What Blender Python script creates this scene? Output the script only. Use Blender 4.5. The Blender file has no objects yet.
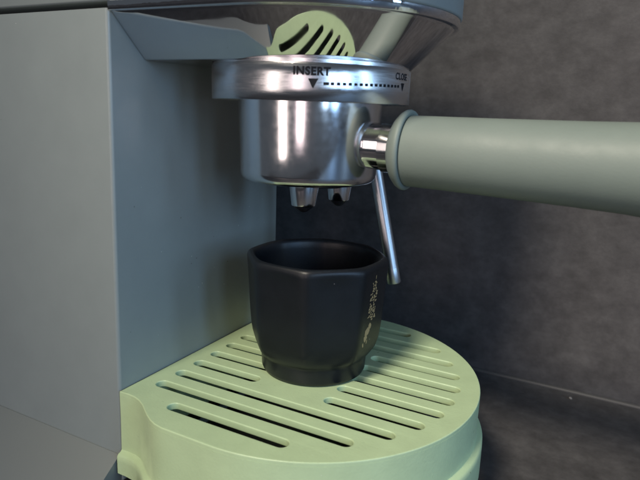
import bpy, bmesh, math, random
from mathutils import Vector, Matrix, noise
random.seed(7)
S = 0.001                                   # all shapes below are written in millimetres
scn = bpy.context.scene
col = scn.collection
PI = math.pi

# ------------------------------------------------------------------ camera
yaw, pitch, roll = math.radians(117.54), math.radians(-12.52), math.radians(2.12)
F = Vector((math.cos(yaw)*math.cos(pitch), math.sin(yaw)*math.cos(pitch), math.sin(pitch)))
RT = F.cross(Vector((0, 0, 1))).normalized(); UP = RT.cross(F)
rt = RT*math.cos(roll) + UP*math.sin(roll); up = -RT*math.sin(roll) + UP*math.cos(roll)
cam = bpy.data.cameras.new('camera'); camo = bpy.data.objects.new('camera', cam); col.objects.link(camo)
camo.matrix_world = Matrix(((rt.x, up.x, -F.x, 169.1*S), (rt.y, up.y, -F.y, -216.5*S), (rt.z, up.z, -F.z, 112.9*S), (0, 0, 0, 1)))
cam.sensor_width = 36; cam.lens = 583.6/640*36; cam.clip_start = 0.005; cam.clip_end = 50
cam.dof.use_dof = True; cam.dof.focus_distance = 0.255; cam.dof.aperture_fstop = 20
scn.camera = camo

# ------------------------------------------------------------------ world and lamps
w = bpy.data.worlds.new('World'); scn.world = w; w.use_nodes = True
bg = w.node_tree.nodes['Background']; bg.inputs[0].default_value = (0.74, 0.86, 1.0, 1); bg.inputs[1].default_value = 0.075
scn.view_settings.view_transform = 'Standard'; scn.view_settings.look = 'None'
scn.view_settings.exposure = 0; scn.view_settings.gamma = 1

def area(name, loc, target, sx, sy, power, color):
    l = bpy.data.lights.new(name, 'AREA'); l.shape = 'RECTANGLE'; l.size = sx*S; l.size_y = sy*S
    l.energy = power; l.color = color
    o = bpy.data.objects.new(name, l); col.objects.link(o)
    o.location = Vector(loc)*S
    o.rotation_euler = (Vector(target)-Vector(loc)).to_track_quat('-Z', 'Y').to_euler()
    return o
l = bpy.data.lights.new('ceiling_spot', 'SPOT'); l.energy = 52.0; l.color = (1.0, 0.90, 0.75); l.shadow_soft_size = 110*S
l.spot_size = math.radians(34); l.spot_blend = 1.0
o = bpy.data.objects.new('ceiling_spot', l); col.objects.link(o); o.location = Vector((20, -700, 860))*S
o.rotation_euler = (Vector((150, 10, 110))-Vector((20, -700, 860))).to_track_quat('-Z', 'Y').to_euler()
area('window_pane', (1500, -620, 420), (60, 0, 60), 240, 800, 5.8, (0.34, 0.60, 1.0))
area('window_pane', (1300, -980, 420), (60, 0, 60), 200, 800, 3.5, (0.52, 0.74, 1.0))
area('window_pane', (1500, 30, 440), (60, 0, 60), 200, 700, 3.2, (0.45, 0.70, 1.0))
area('streak_fill', (420, -1400, 260), (60, 0, 60), 300, 700, 2.2, (1.0, 0.80, 0.80))  # added fill, no real doorway: puts a dim pink streak on the basket
area('pink_fill', (-250, -1300, 250), (60, 0, 60), 280, 800, 2.6, (1.0, 0.84, 0.78))  # invented warm-pink lamp, added to give the metal its pink reflection

# ------------------------------------------------------------------ materials
def mat(name, color, rough=0.5, metal=0.0, spec=0.5, var=0.0, vscale=40, bump=0.0, bscale=300, coat=0.0, rvar=0.0, stretch=None, dark=None):
    m = bpy.data.materials.new(name); m.use_nodes = True; nt = m.node_tree; N = nt.nodes; L = nt.links
    b = N['Principled BSDF']
    b.inputs['Base Color'].default_value = (*color, 1); b.inputs['Roughness'].default_value = rough
    b.inputs['Metallic'].default_value = metal; b.inputs['Specular IOR Level'].default_value = spec
    b.inputs['Coat Weight'].default_value = coat; b.inputs['Coat Roughness'].default_value = 0.2
    tc = N.new('ShaderNodeTexCoord'); src = tc.outputs['Object']
    if stretch:
        mp = N.new('ShaderNodeMapping'); mp.inputs['Scale'].default_value = stretch
        L.new(src, mp.inputs[0]); src = mp.outputs[0]
    if var:
        n = N.new('ShaderNodeTexNoise'); n.inputs['Scale'].default_value = vscale; n.inputs['Detail'].default_value = 8
        n.inputs['Roughness'].default_value = 0.65
        L.new(src, n.inputs['Vector'])
        r = N.new('ShaderNodeValToRGB'); r.color_ramp.elements[0].position = 0.3; r.color_ramp.elements[1].position = 0.7
        d = dark or tuple(c*(1-var) for c in color); e = tuple(min(1, c*(1+var)) for c in color)
        r.color_ramp.elements[0].color = (*d, 1); r.color_ramp.elements[1].color = (*e, 1)
        L.new(n.outputs[0], r.inputs[0]); L.new(r.outputs[0], b.inputs['Base Color'])
    if rvar:
        n2 = N.new('ShaderNodeTexNoise'); n2.inputs['Scale'].default_value = vscale*2.3; n2.inputs['Detail'].default_value = 6
        L.new(src, n2.inputs['Vector'])
        mr = N.new('ShaderNodeMapRange'); mr.inputs[1].default_value = 0.3; mr.inputs[2].default_value = 0.7
        mr.inputs[3].default_value = max(0.01, rough-rvar); mr.inputs[4].default_value = rough+rvar
        L.new(n2.outputs[0], mr.inputs[0]); L.new(mr.outputs[0], b.inputs['Roughness'])
    if bump:
        n3 = N.new('ShaderNodeTexNoise'); n3.inputs['Scale'].default_value = bscale; n3.inputs['Detail'].default_value = 3
        L.new(src, n3.inputs['Vector'])
        bp = N.new('ShaderNodeBump'); bp.inputs['Strength'].default_value = 0.5; bp.inputs['Distance'].default_value = bump*S
        L.new(n3.outputs[0], bp.inputs['Height']); L.new(bp.outputs[0], b.inputs['Normal'])
    return m

M = {}
M['paint'] = mat('sage_paint', (0.235, 0.268, 0.262), 0.33, var=0.03, vscale=60, bump=0.03, bscale=900, rvar=0.05)
M['paint_flat'] = mat('sage_handle', (0.185, 0.225, 0.20), 0.52, spec=0.4, var=0.03, vscale=60, bump=0.07, bscale=1100, rvar=0.05)
M['tray'] = mat('printed_plastic', (0.48, 0.615, 0.365), 0.33, var=0.05, vscale=90, bump=0.12, bscale=1000, rvar=0.06)
M['chrome'] = mat('chrome', (0.78, 0.77, 0.78), 0.035, 1.0, rvar=0.02, vscale=60, bump=0.012, bscale=120)
M['lip'] = mat('chrome_lip', (0.9, 0.9, 0.92), 0.04, 1.0, bump=0.5, bscale=110)
M['steel'] = mat('brushed_steel', (0.74, 0.74, 0.75), 0.19, 1.0, rvar=0.05, vscale=60, stretch=(1, 1, 30), bump=0.01, bscale=300)
M['cast'] = mat('polished_cast', (0.86, 0.86, 0.88), 0.135, 1.0, rvar=0.02, vscale=200, bump=0.015, bscale=160)
M['wand'] = mat('wand_steel', (0.55, 0.57, 0.60), 0.36, 1.0)
M['cup'] = mat('black_stoneware', (0.007, 0.009, 0.012), 0.38, spec=0.35, var=0.15, vscale=120, bump=0.05, bscale=1400)
M['gold'] = mat('worn_gold_print', (0.46, 0.33, 0.17), 0.5, 0.2)
M['ink'] = mat('black_ink', (0.010, 0.010, 0.012), 0.6, spec=0.2)
M['rubber'] = mat('black_plastic', (0.012, 0.012, 0.013), 0.35)
M['gap'] = mat('dark_gap', (0.03, 0.03, 0.03), 0.7)
M['basesteel'] = mat('satin_base', (0.20, 0.22, 0.21), 0.42, 0.0)
M['floor'] = mat('room_floor', (0.40, 0.33, 0.30), 0.5, var=0.15, vscale=3)
M['crumb'] = mat('crumb', (0.25, 0.22, 0.19), 0.8)

def stone(name, scale, light):
    m = bpy.data.materials.new(name); m.use_nodes = True; nt = m.node_tree; N = nt.nodes; L = nt.links
    b = N['Principled BSDF']; tc = N.new('ShaderNodeTexCoord')
    n1 = N.new('ShaderNodeTexNoise'); n1.inputs['Scale'].default_value = 15*scale; n1.inputs['Detail'].default_value = 10; n1.inputs['Roughness'].default_value = 0.62; n1.inputs['Distortion'].default_value = 0.3
    n2 = N.new('ShaderNodeTexNoise'); n2.inputs['Scale'].default_value = 70*scale; n2.inputs['Detail'].default_value = 8; n2.inputs['Roughness'].default_value = 0.7
    mp = N.new('ShaderNodeMapping'); mp.inputs['Scale'].default_value = (1, 1, 1.2); mp.inputs['Rotation'].default_value = (0, 0.15, 0)
    L.new(tc.outputs['Object'], mp.inputs[0]); L.new(mp.outputs[0], n1.inputs['Vector']); L.new(mp.outputs[0], n2.inputs['Vector'])
    mx = N.new('ShaderNodeMix'); mx.data_type = 'FLOAT'; mx.inputs[0].default_value = 0.68
    L.new(n1.outputs[0], mx.inputs[2]); L.new(n2.outputs[0], mx.inputs[3])
    r = N.new('ShaderNodeValToRGB'); e = r.color_ramp.elements
    e[0].position = 0.34; e[0].color = (0.038*light, 0.036*light, 0.036*light, 1); e[1].position = 0.68; e[1].color = (0.090*light, 0.086*light, 0.085*light, 1)
    x = r.color_ramp.elements.new(0.5); x.color = (0.060*light, 0.057*light, 0.057*light, 1)
    L.new(mx.outputs[0], r.inputs[0]); L.new(r.outputs[0], b.inputs['Base Color'])
    b.inputs['Roughness'].default_value = 0.55; b.inputs['Specular IOR Level'].default_value = 0.35
    bp = N.new('ShaderNodeBump'); bp.inputs['Strength'].default_value = 0.7; bp.inputs['Distance'].default_value = 0.4*S
    L.new(n2.outputs[0], bp.inputs['Height']); L.new(bp.outputs[0], b.inputs['Normal'])
    return m
M['wall'] = stone('dark_slate_wall', 1.0, 1.2)
M['counter'] = stone('dark_slate_counter', 1.3, 1.2)
M['seal'] = mat('sealant', (0.07, 0.067, 0.065), 0.5)

for nm, an in (('steel', 0.85), ('cast', 0.7)):
    nt = M[nm].node_tree; b = nt.nodes['Principled BSDF']
    b.inputs['Anisotropic'].default_value = an
    tg = nt.nodes.new('ShaderNodeTangent'); tg.direction_type = 'RADIAL'; tg.axis = 'Z'
    nt.links.new(tg.outputs[0], b.inputs['Tangent'])

def specks(name, scale, size, amount, color):
    # dust specks: a few voronoi cells carry a small dot
    nt = M[name].node_tree; N = nt.nodes; L = nt.links; b = N['Principled BSDF']
    tc = N.new('ShaderNodeTexCoord'); v = N.new('ShaderNodeTexVoronoi'); v.inputs['Scale'].default_value = scale
    L.new(tc.outputs['Object'], v.inputs['Vector'])
    sep = N.new('ShaderNodeSeparateColor'); L.new(v.outputs['Color'], sep.inputs[0])
    a = N.new('ShaderNodeMath'); a.operation = 'LESS_THAN'; a.inputs[1].default_value = amount; L.new(sep.outputs[0], a.inputs[0])
    sz = N.new('ShaderNodeMath'); sz.operation = 'MULTIPLY'; sz.inputs[1].default_value = size; L.new(sep.outputs[1], sz.inputs[0])
    c = N.new('ShaderNodeMath'); c.operation = 'LESS_THAN'; L.new(v.outputs['Distance'], c.inputs[0]); L.new(sz.outputs[0], c.inputs[1])
    m = N.new('ShaderNodeMath'); m.operation = 'MULTIPLY'; L.new(a.outputs[0], m.inputs[0]); L.new(c.outputs[0], m.inputs[1])
    m2 = N.new('ShaderNodeMath'); m2.operation = 'MULTIPLY'; m2.inputs[1].default_value = 0.75; L.new(m.outputs[0], m2.inputs[0])
    mx = N.new('ShaderNodeMix'); mx.data_type = 'RGBA'; mx.inputs[7].default_value = (*color, 1); L.new(m2.outputs[0], mx.inputs[0])
    if b.inputs['Base Color'].links: L.new(b.inputs['Base Color'].links[0].from_socket, mx.inputs[6])
    else: mx.inputs[6].default_value = b.inputs['Base Color'].default_value
    L.new(mx.outputs[2], b.inputs['Base Color'])
specks('paint', 300, 0.10, 0.015, (0.10, 0.09, 0.08)); specks('paint', 420, 0.10, 0.015, (0.6, 0.6, 0.58))
specks('tray', 330, 0.12, 0.02, (0.10, 0.07, 0.05)); specks('tray', 420, 0.13, 0.02, (0.75, 0.8, 0.65))
specks('paint_flat', 230, 0.14, 0.04, (0.6, 0.6, 0.55))
specks('cup', 260, 0.15, 0.05, (0.16, 0.16, 0.16))

# ------------------------------------------------------------------ mesh helpers
def link(name, bm, m, parent=None, smooth=True, angle=35, mods=None):
    bmesh.ops.recalc_face_normals(bm, faces=bm.faces)
    me = bpy.data.meshes.new(name); bm.to_mesh(me); bm.free()
    me.materials.append(M[m] if isinstance(m, str) else m)
    if smooth:
        me.shade_smooth(); me.set_sharp_from_angle(angle=math.radians(angle))
    o = bpy.data.objects.new(name, me); col.objects.link(o)
    if parent: o.parent = parent
    return o
def thing(name, label, cat, loc=(0, 0, 0), group=None):
    o = bpy.data.objects.new(name, None); col.objects.link(o); o.empty_display_size = 0.01
    o.location = Vector(loc)*S; o['label'] = label; o['category'] = cat
    if group: o['group'] = group
    return o
def loft(bm, rings, cap0=True, cap1=True):
    vs = [[bm.verts.new(Vector(p)*S) for p in r] for r in rings]
    n = len(rings[0])
    for a, b in zip(vs, vs[1:]):
        for i in range(n):
            bm.faces.new((a[i], a[(i+1) % n], b[(i+1) % n], b[i]))
    if cap0: bm.faces.new(vs[0][::-1])
    if cap1: bm.faces.new(vs[-1])
    return vs
def lathe(bm, prof, c=(0, 0, 0), axis=(0, 0, 1), n=96, cap0=True, cap1=True):
    q = Vector((0, 0, 1)).rotation_difference(Vector(axis).normalized())
    rings = []
    for r, h in prof:
        rings.append([Vector(c) + q @ Vector((r*math.cos(2*PI*i/n), r*math.sin(2*PI*i/n), h)) for i in range(n)])
    loft(bm, rings, cap0, cap1)
def arc(cx, cy, r, a0, a1, n=6):
    return [(cx+r*math.cos(math.radians(a0+(a1-a0)*i/n)), cy+r*math.sin(math.radians(a0+(a1-a0)*i/n))) for i in range(n+1)]
def box(bm, x0, x1, y0, y1, z0, z1, bev=0):
    rs = [[(x0, y0, z), (x1, y0, z), (x1, y1, z), (x0, y1, z)] for z in (z0, z1)]
    vs = loft(bm, rs)
    if bev:
        bmesh.ops.bevel(bm, geom=list(bm.edges), offset=bev*S, segments=3, affect='EDGES', profile=0.5)

# ------------------------------------------------------------------ setting
bm = bmesh.new(); box(bm, -1500, 2200, 172, 192, -75, 700)
o = link('wall', bm, 'wall', smooth=False); o['kind'] = 'structure'
bm = bmesh.new(); box(bm, -1500, 2200, -360, 171.6, -100, -60, 2)
o = link('counter', bm, 'counter', smooth=False); o['kind'] = 'structure'
bm = bmesh.new(); box(bm, -2500, 3200, -3500, 190, -980, -960)
o = link('floor', bm, 'floor', smooth=False); o['kind'] = 'structure'
bm = bmesh.new()
ring = [(171.8, -60.2), (169.8, -60.2), (169.9, -59.4), (170.6, -58.6), (171.6, -58.2), (171.8, -58.2)]
loft(bm, [[(x, y, z) for y, z in ring] for x in (-1500, 2200)])
o = link('sealant_bead', bm, 'seal'); o['kind'] = 'structure'

# ------------------------------------------------------------------ espresso machine
mach = thing('espresso_machine', 'sage green espresso machine with chrome underside and steel group ring over the cup', 'coffee machine', (-100, 0, -60))
mach_off = Vector((100, 0, 60))*S
def mpart(name, bm, m, parent=None, **k):
    # meshes are modelled in scene coordinates; move them under the machine's base point
    p = parent or mach
    o = link(name, bm, m, p, **k)
    if p is mach: o.location = mach_off
    return o

# column: sides taper very slightly
bm = bmesh.new()
def colring(z, yl, yr, r=1.4, xb=-250):
    a = [(0-r+r*math.cos(math.radians(t)), yl+r+r*math.sin(math.radians(t)), z) for t in (-90, -67, -45, -22, 0)]
    b = [(0-r+r*math.cos(math.radians(t)), yr-r+r*math.sin(math.radians(t)), z) for t in (0, 22, 45, 67, 90)]
    c = [(xb, yr, z), (xb, yl, z)]
    return a+b+c
loft(bm, [colring(-60, -62.4, 55.6), colring(145.4, -60.0, 54.6)])
mpart('column', bm, 'paint', angle=60)

# base: flares outwards below the side wall, runs on under the drip tray
bm = bmesh.new()
loft(bm, [[(x, y, z) for y, z in ((-60, -28.6), (-62.5, -28.6), (-86, -46), (-88, -48.5), (-88, -59), (-60, -59))] for x in (-250, -0.6)])
mpart('base', bm, 'basesteel', smooth=True, angle=25)
def dshape(r, x0, xc, n=64):
    return [(x0, -r)] + [(xc+r*math.cos(math.radians(-90+180*i/n)), r*math.sin(math.radians(-90+180*i/n))) for i in range(n+1)] + [(x0, r)]
bm = bmesh.new()
o2 = dshape(69, 0.2, 55)
loft(bm, [[(x, y, z) for x, y in o2] for z in (-60, -43, -40.5)])
mpart('drip_base', bm, 'rubber', angle=30)

# head
def stad(z, r, y0=None, xb=0.0, xc=48.5, n=72, rx=None):
    y0 = y0 or r; rx = rx or r
    pts = [(xb, -y0, z)]
    for i in range(1, 8): pts.append((xb+(xc-xb)*i/8, -(y0+(r-y0)*i/8), z))
    for i in range(n+1):
        t = math.radians(-90+180*i/n); pts.append((xc+rx*math.cos(t), r*math.sin(t), z))
    for i in range(7, 0, -1): pts.append((xb+(xc-xb)*i/8, (y0+(r-y0)*i/8), z))
    pts.append((xb, y0, z))
    return pts
bm = bmesh.new()
rings = []
for r, y, z in ((39.8, 41.6, 129.35), (40.9, 42.7, 129.4)):
    rings.append(stad(z, r, y, 0.3))
zz = 129.75; NS = 14                       # very slightly bellied cone
for i in range(NS+1):
    t = i/NS
    rings.append(stad(zz, 41.3+15.4*t, 43.1+15.6*t, 0.3))
    zz += math.tan(math.radians(43.4+1.7*(t+0.5/NS)))*15.4/NS
rings.append(stad(zz-0.1, 57.0, 59.0, 0.3))
loft(bm, rings)
mpart('chrome_skirt', bm, 'chrome', angle=50)
bm = bmesh.new()
loft(bm, [stad(144.5, 56.4, 58.6, 0.3), stad(144.6, 58.0, 59.7, 0.3), stad(144.9, 58.5, 60.1, 0.3), stad(147.6, 58.6, 60.2, 0.3), stad(147.7, 57.8, 59.4, 0.3)])
mpart('chrome_trim', bm, 'lip', angle=60)
bm = bmesh.new()
loft(bm, [stad(z, 59.2-i, 60.9-i, -250) for z, i in ((147.7, 0.9), (147.9, 0.3), (148.5, 0), (215, 0), (219, 1.2), (220, 4))])
mpart('head', bm, 'paint', angle=50)

# group ring with its printed words
GX, GY, GR = 50.8, -2.4, 39.6
bm = bmesh.new()
lathe(bm, [(28, 115.9), (38.9, 115.8), (39.4, 115.9), (39.6, 116.3), (39.6, 128.6), (39.45, 128.8), (38.9, 128.8), (38.9, 130.0)], (GX, GY, 0), n=160)
ringo = mpart('group_ring', bm, 'steel', angle=40)
def wrap(me, deg, zc, r=GR+0.05):
    for v in me.vertices:
        a = math.radians(deg) + v.co.x/r
        v.co = Vector((GX+(r+v.co.z)*math.cos(a), GY+(r+v.co.z)*math.sin(a), zc+v.co.y))*S
def text(body, size, deg, zc, sx=1.0, thick=0.17):
    cu = bpy.data.curves.new('t', 'FONT'); cu.body = body; cu.size = size; cu.align_x = 'LEFT'; cu.align_y = 'CENTER'; cu.offset = thick; cu.extrude = 0.02
    cu.resolution_u = 6; cu.space_character = 1.12
    ob = bpy.data.objects.new('t', cu); col.objects.link(ob)
    me = bpy.data.meshes.new_from_object(ob)
    bpy.data.objects.remove(ob)
    for v in me.vertices: v.co.x *= sx
    bm = bmesh.new(); bm.from_mesh(me); bmesh.ops.triangulate(bm, faces=bm.faces)
    bmesh.ops.subdivide_edges(bm, edges=[e for e in bm.edges if e.calc_length() > 1.0], cuts=2); bm.to_mesh(me); bm.free()
    wrap(me, deg, zc)
    me.materials.append(M['ink'])
    return me
def ringchild(name, me):
    o = bpy.data.objects.new(name, me); col.objects.link(o); o.parent = ringo; return o
def decal(name, polys, deg, zc):
    me = bpy.data.meshes.new(name); v = []; f = []
    for p in polys:
        b = len(v); v += [(x, y, 0) for x, y in p]; f.append(tuple(range(b, b+len(p))))
    me.from_pydata(v, [], f); wrap(me, deg, zc, GR+0.13); me.materials.append(M['ink'])
    return ringchild(name, me)
ringchild('lettering', text('INSERT', 3.7, -70.3, 125.7, 0.99))
ringchild('lettering', text('CLOSE', 3.3, -10.5, 126.0, 0.95, 0.08))
decal('arrow_mark', [[(-1.75, 1.65), (1.75, 1.65), (0, -1.75)]], -60.2, 121.7)
decal('arrow_mark', [[(-1.4, 1.4), (1.4, 1.4), (0, -1.6)]], -1.9, 122.4)
L0 = math.radians(54-7.5)*GR
dots = []
nd = 16
for i in range(nd):
    x = L0*i/(nd-1); wd = 1.15 if i else 1.9; h = 0.48
    dots.append([(x-wd/2, -h+0.7*x/L0), (x+wd/2, -h+0.7*x/L0), (x+wd/2, h+0.7*x/L0), (x-wd/2, h+0.7*x/L0)])
decal('dotted_line', dots, -53.6, 121.8)

# steam wand beside the group on the far side
bm = bmesh.new()
tip = Vector((73.7, 48, 30.3)); topp = Vector((47.3, 48, 138)); d = (topp-tip)
lathe(bm, [(3.3, 6), (3.3, d.length)], tip, d, n=32)
wd = mpart('steam_wand', bm, 'wand')
bm = bmesh.new()
lathe(bm, [(1.0, 0.6), (1.2, 0), (3.0, 0.2), (3.35, 0.8), (3.38, 7.5), (3.3, 8.0)], tip, d, n=32)
link('steam_tip', bm, 'wand', wd)

# ------------------------------------------------------------------ portafilter
pf = thing('portafilter', 'polished portafilter with twin spouts and thick sage green handle locked under the group', 'portafilter', (54, 0, 72))
def ppart(name, bm, m, **k):
    o = link(name, bm, m, pf, **k); o.location = -Vector((54, 0, 72))*S; return o
PX, PY = 50.8, -2.6
bm = bmesh.new()
lathe(bm, [(10, 83.2), (20, 83.6)] + [(24.8+3.4*math.cos(math.radians(a)), 88.0+3.8*math.sin(math.radians(a))) for a in (-80, -60, -40, -20, 0)] + [(28.4, 97), (29.2, 112), (29.3, 116.5)], (PX, PY, 0), n=128)
ppart('filter_holder', bm, 'cast', angle=50)
# boss the handle screws into: swells out of the holder
bm = bmesh.new()
rings = []
for x, ry, rz, zc in ((66, 16, 14.2, 101.0), (73, 13.5, 12.0, 100.6), (76.5, 10.4, 10.0, 100.3), (78.0, 9.1, 9.2, 100.2), (79, 8.9, 9.1, 100.1), (92, 8.9, 9.1, 99.8)):
    rings.append([(x, PY+ry*math.cos(2*PI*i/64), zc+rz*math.sin(2*PI*i/64)) for i in range(64)])
loft(bm, rings)
ppart('neck_boss', bm, 'cast', angle=60)
HX, HZ = 0, 99.5
bm = bmesh.new()
lathe(bm, [(9.0, 0), (9.5, 0.2), (9.5, 4.6), (9.2, 5)], (84.4, PY, 99.7), (1, 0, -0.012), n=64)
ppart('collar_nut', bm, 'steel')
bm = bmesh.new()
lathe(bm, [(8.4, 0), (10.6, 0.1), (12.6, 1.3), (14.4, 3.0), (15.1, 4.2), (15.2, 5.0), (14.9, 5.7), (14.3, 6.0), (13.4, 5.8), (12.6, 5.2)], (88.8, PY, 99.3), (1, 0, -0.012), n=96)
ppart('handle_flange', bm, 'paint_flat', angle=50)
bm = bmesh.new()
prof = [(12.6, 0), (13.1, 0.3), (13.3, 1.0), (13.7, 30), (14.3, 60), (14.8, 76), (15.3, 82), (15.5, 88), (15.3, 100), (14.2, 110), (11, 116), (6, 119), (2, 119.8)]
lathe(bm, prof, (94.0, PY, 99.0), (1, 0, -0.012), n=96)
ppart('handle', bm, 'paint_flat', angle=50)
# spouts
bm = bmesh.new()
lathe(bm, [(6, 80.5), (9.5, 81.0), (12, 82.5), (13, 85.5)], (52.5, 7, 0), n=64)
ppart('spout_block', bm, 'cast')
for xx, yy, s in ((50.5, -5, 1.0), (54.6, 20, 0.93)):
    bm = bmesh.new()
    lathe(bm, [(4.8*s, 74.0), (5.0*s, 73.7), (5.2*s, 74.0), (6.3*s, 82.6), (6.2*s, 86)], (xx, yy, 0), n=48)
    sp = ppart('spout', bm, 'cast')
    bm = bmesh.new()
    lathe(bm, [(0.6, 70.8), (1.6, 71.2), (4.0*s, 73.0), (4.4*s, 73.9), (4.4*s, 75)], (xx, yy, 0), n=40)
    link('spout_outlet', bm, 'rubber', sp)

# ------------------------------------------------------------------ drip tray
W, XC = 74.3, 53.9
tray = thing('drip_tray', 'pale green printed drip tray with rounded front and long slots in its top', 'drip tray', (60, 0, -36))
def tpart(name, bm, m, **k):
    o = link(name, bm, m, tray, **k); o.location = -Vector((60, 0, -36))*S; return o
def trayline(d=0.0, n=72):
    """outline of the tray, pushed outwards by d"""
    half = [(0.4, 62.0), (5, 62.0), (8.5, 62.3), (12, 63.4), (15.5, 65.2), (19, 67.6), (22.5, 70.0), (26, 72.0), (29.5, 73.4), (33.5, 74.1), (38, 74.2), (46, 74.2)]
    lo = [(x, -(y+d)) for x, y in half]
    ar = [(XC+(W+d)*math.cos(math.radians(-90+180*i/n)), (W+d)*math.sin(math.radians(-90+180*i/n))) for i in range(n+1)]
    return lo + ar + [(x, -y) for x, y in lo[::-1]]
BV = 0.45; TH = 2.9
cu = bpy.data.curves.new('top', 'CURVE'); cu.dimensions = '2D'; cu.fill_mode = 'BOTH'
cu.extrude = (TH/2-BV)*S; cu.bevel_depth = BV*S; cu.bevel_resolution = 2; cu.offset = -BV*S
def spline(pts):
    sp = cu.splines.new('POLY'); sp.points.add(len(pts)-1); sp.use_cyclic_u = True
    for p, q in zip(sp.points, pts): p.co = (q[0]*S, q[1]*S, 0, 1)
def slot(x0, x1, y, hw=2.75):
    pts = [(x1-hw+hw*math.cos(math.radians(a)), y+hw*math.sin(math.radians(a))) for a in range(-90, 91, 15)]
    pts += [(x0+hw+hw*math.cos(math.radians(a)), y+hw*math.sin(math.radians(a))) for a in range(90, 271, 15)]
    spline(pts[::-1])
spline(trayline())
P12 = 12.0
XS = 9.0
for k, x0, x1 in ((-5, 24.5, 78), (-4, XS-1.5, 97), (-3, XS-1.5, 108), (3, XS-1.5, 109), (4, XS-1.5, 99.5), (5, 24.5, 80)):
    slot(x0, x1, k*P12)
for k, xe in ((-2, 115), (-1, 118.8), (0, 119.6), (1, 118.8), (2, 115.4)):
    slot(XS-1.5, 42, k*P12); slot(73.5, xe, k*P12)
ob = bpy.data.objects.new('t', cu); col.objects.link(ob)
me = bpy.data.meshes.new_from_object(ob); bpy.data.objects.remove(ob)
for v in me.vertices: v.co.z -= TH/2*S
bm = bmesh.new(); bm.from_mesh(me); bmesh.ops.remove_doubles(bm, verts=bm.verts, dist=1e-6)
o = tpart('slotted_top', bm, 'tray', angle=60)
wn = o.modifiers.new('weighted_normals', 'WEIGHTED_NORMAL'); wn.keep_sharp = True; wn.weight = 90
# skirt: upper wall, a ledge that drops towards the machine, lower lip
bm = bmesh.new()
def ledge(x): return -26.0 + 7.0*min(1, max(0, x)/129)
rings = []
def tr(d, zf): return [(x, y, zf(x)) for x, y in trayline(d)]
rings.append(tr(-1.2, lambda x: -1.7))
rings.append(tr(0.03, lambda x: -1.5))
rings.append(tr(-0.05, lambda x: -12))
rings.append(tr(0.2, lambda x: ledge(x)))
rings.append(tr(0.8, lambda x: ledge(x)-0.6))
rings.append(tr(2.0, lambda x: ledge(x)-1.0))
rings.append(tr(2.7, lambda x: ledge(x)-1.8))
rings.append(tr(2.8, lambda x: ledge(x)-4))
rings.append(tr(2.8, lambda x: -35.4))
rings.append(tr(2.2, lambda x: -36))
rings.append(tr(-0.5, lambda x: -36))
rings.append(tr(-2.6, lambda x: -30))
loft(bm, rings, False, False)
v = list(bm.verts)
tpart('tray_wall', bm, 'tray', angle=40)
# ------------------------------------------------------------------ cup
CX, CY = 54.2, 1.8
cup = thing('espresso_cup', 'matt black eight-sided espresso cup standing on the slotted green tray', 'cup', (CX, CY, 0.0))
OFF = math.radians(-70)
def octr(th, R, p):
    s = 0
    if p is None: return R
    for i in range(8):
        a = OFF + PI/8 + i*PI/4
        c = math.cos(th-a)
        if c > 0: s += c**p
    return R*math.cos(PI/8)/(s**(1/p)) 
n = 256
def cring(R, z, mix):
    R *= 0.988
    pts = []
    for i in range(n):
        th = 2*PI*i/n
        ro = octr(th, R*1.02, 40.0); r = ro*mix + R*0.985*(1-mix)
        pts.append((r*math.cos(th), r*math.sin(th), z))
    return pts
bm = bmesh.new()
prof = [(16, 0.9, 0), (20.5, 0.8, 0), (21.2, 0.15, 0), (22.3, 0.1, 0), (23.3, 0.7, 0), (23.9, 2, 0), (24.2, 7.4, 0), (24.3, 8.2, 0), (24.9, 8.8, .25), (25.9, 9.4, .5), (27.5, 12.0, .95), (28.6, 15.5, 1), (29.2, 19, 1), (29.8, 25, 1), (30.3, 33, 1), (31.0, 44, 1), (31.4, 49, 1),
        (31.5, 50.2, .8), (31.2, 51.4, .7), (30.6, 52.1, .6), (29.7, 52.5, .5), (28.8, 52.4, .4), (28.0, 51.8, .3), (27.5, 50.6, .25), (27.2, 48, .2), (26.6, 36, .1), (25.6, 20, 0), (23.5, 10, 0), (18, 6, 0), (8, 5, 0)]
loft(bm, [cring(*p) for p in prof])
link('cup_body', bm, 'cup', cup, angle=60)
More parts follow.
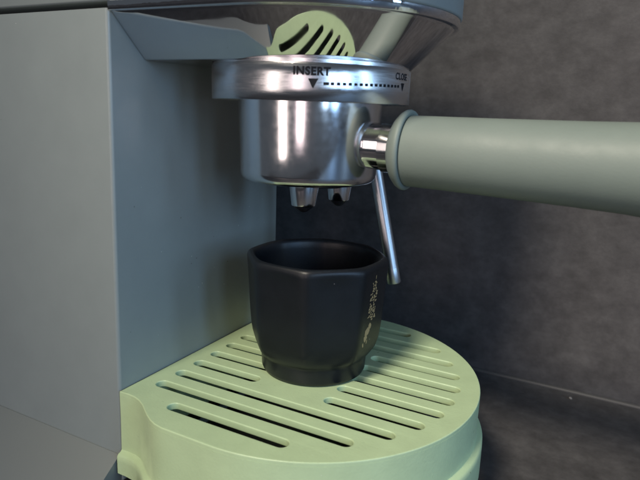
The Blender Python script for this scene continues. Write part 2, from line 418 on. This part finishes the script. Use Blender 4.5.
# worn gold print on the far right facet: broken marks
marks = []
def cpoint(deg, z):
    th = math.radians(deg); 
    R = 28.8 + (z-19)*(31.4-28.8)/30.0
    zs = [(28.6, 15.5), (29.2, 19), (29.8, 25), (30.3, 33), (31.0, 44), (31.4, 49)]
    for (ra, za), (rb, zb) in zip(zs, zs[1:]):
        if za <= z <= zb: R = ra+(rb-ra)*(z-za)/(zb-za)
    r = octr(th, R*0.988*1.02, 40.0)+0.06
    return (r*math.cos(th), r*math.sin(th), z)
bm = bmesh.new()
rnd = random.Random(3)
def fleck(dc, zc, wd, h, tilt=0.0):
    ps = []
    k = 7
    for i in range(k):
        a = 2*PI*i/k; rr = rnd.uniform(.65, 1.15)
        ps.append(cpoint(dc + wd*rr*math.cos(a) + tilt*h*rr*math.sin(a), zc + h*rr*math.sin(a)))
    c = bm.verts.new(Vector(cpoint(dc, zc))*S)
    vs = [bm.verts.new(Vector(p)*S) for p in ps]
    for i in range(k): bm.faces.new((c, vs[i], vs[(i+1) % k]))
MD = -8.0
fleck(MD-2.0, 23.4, 5.4, 2.6); fleck(MD-4.5, 20.8, 3.2, 1.8); fleck(MD+1.6, 25.6, 3.0, 1.6); fleck(MD-7.5, 18.0, 1.6, 1.2, -.8); fleck(MD-1, 18.6, 1.0, 1.0)
z = 28.6
while z < 45.5:
    for t in (-5, -1.8, 1.8, 5):
        if rnd.random() < .8: fleck(MD + 2.5 + t*(1 if z < 41 else .5) + rnd.uniform(-1, 1), z+rnd.uniform(-.4, .4), rnd.uniform(.8, 2.0), rnd.uniform(.35, .7), rnd.uniform(-1.5, 1.5))
    z += rnd.uniform(.9, 1.3)
fleck(MD+3.5, 47.0, .7, 1.1)
link('gold_print', bm, 'gold', cup, smooth=False)['label'] = 'worn gold print on the cup side'

# ------------------------------------------------------------------ a crumb on the counter by the wall
bm = bmesh.new(); bmesh.ops.create_icosphere(bm, subdivisions=2, radius=1.0*S)
for v in bm.verts: v.co += v.co*noise.noise(v.co*900)*0.8; v.co.z *= .6
o = link('crumb', bm, 'crumb'); o.location = Vector((155.4, 160.8, -59.3))*S
o['label'] = 'tiny pale crumb lying on the dark counter near the wall seam'; o['category'] = 'crumb'
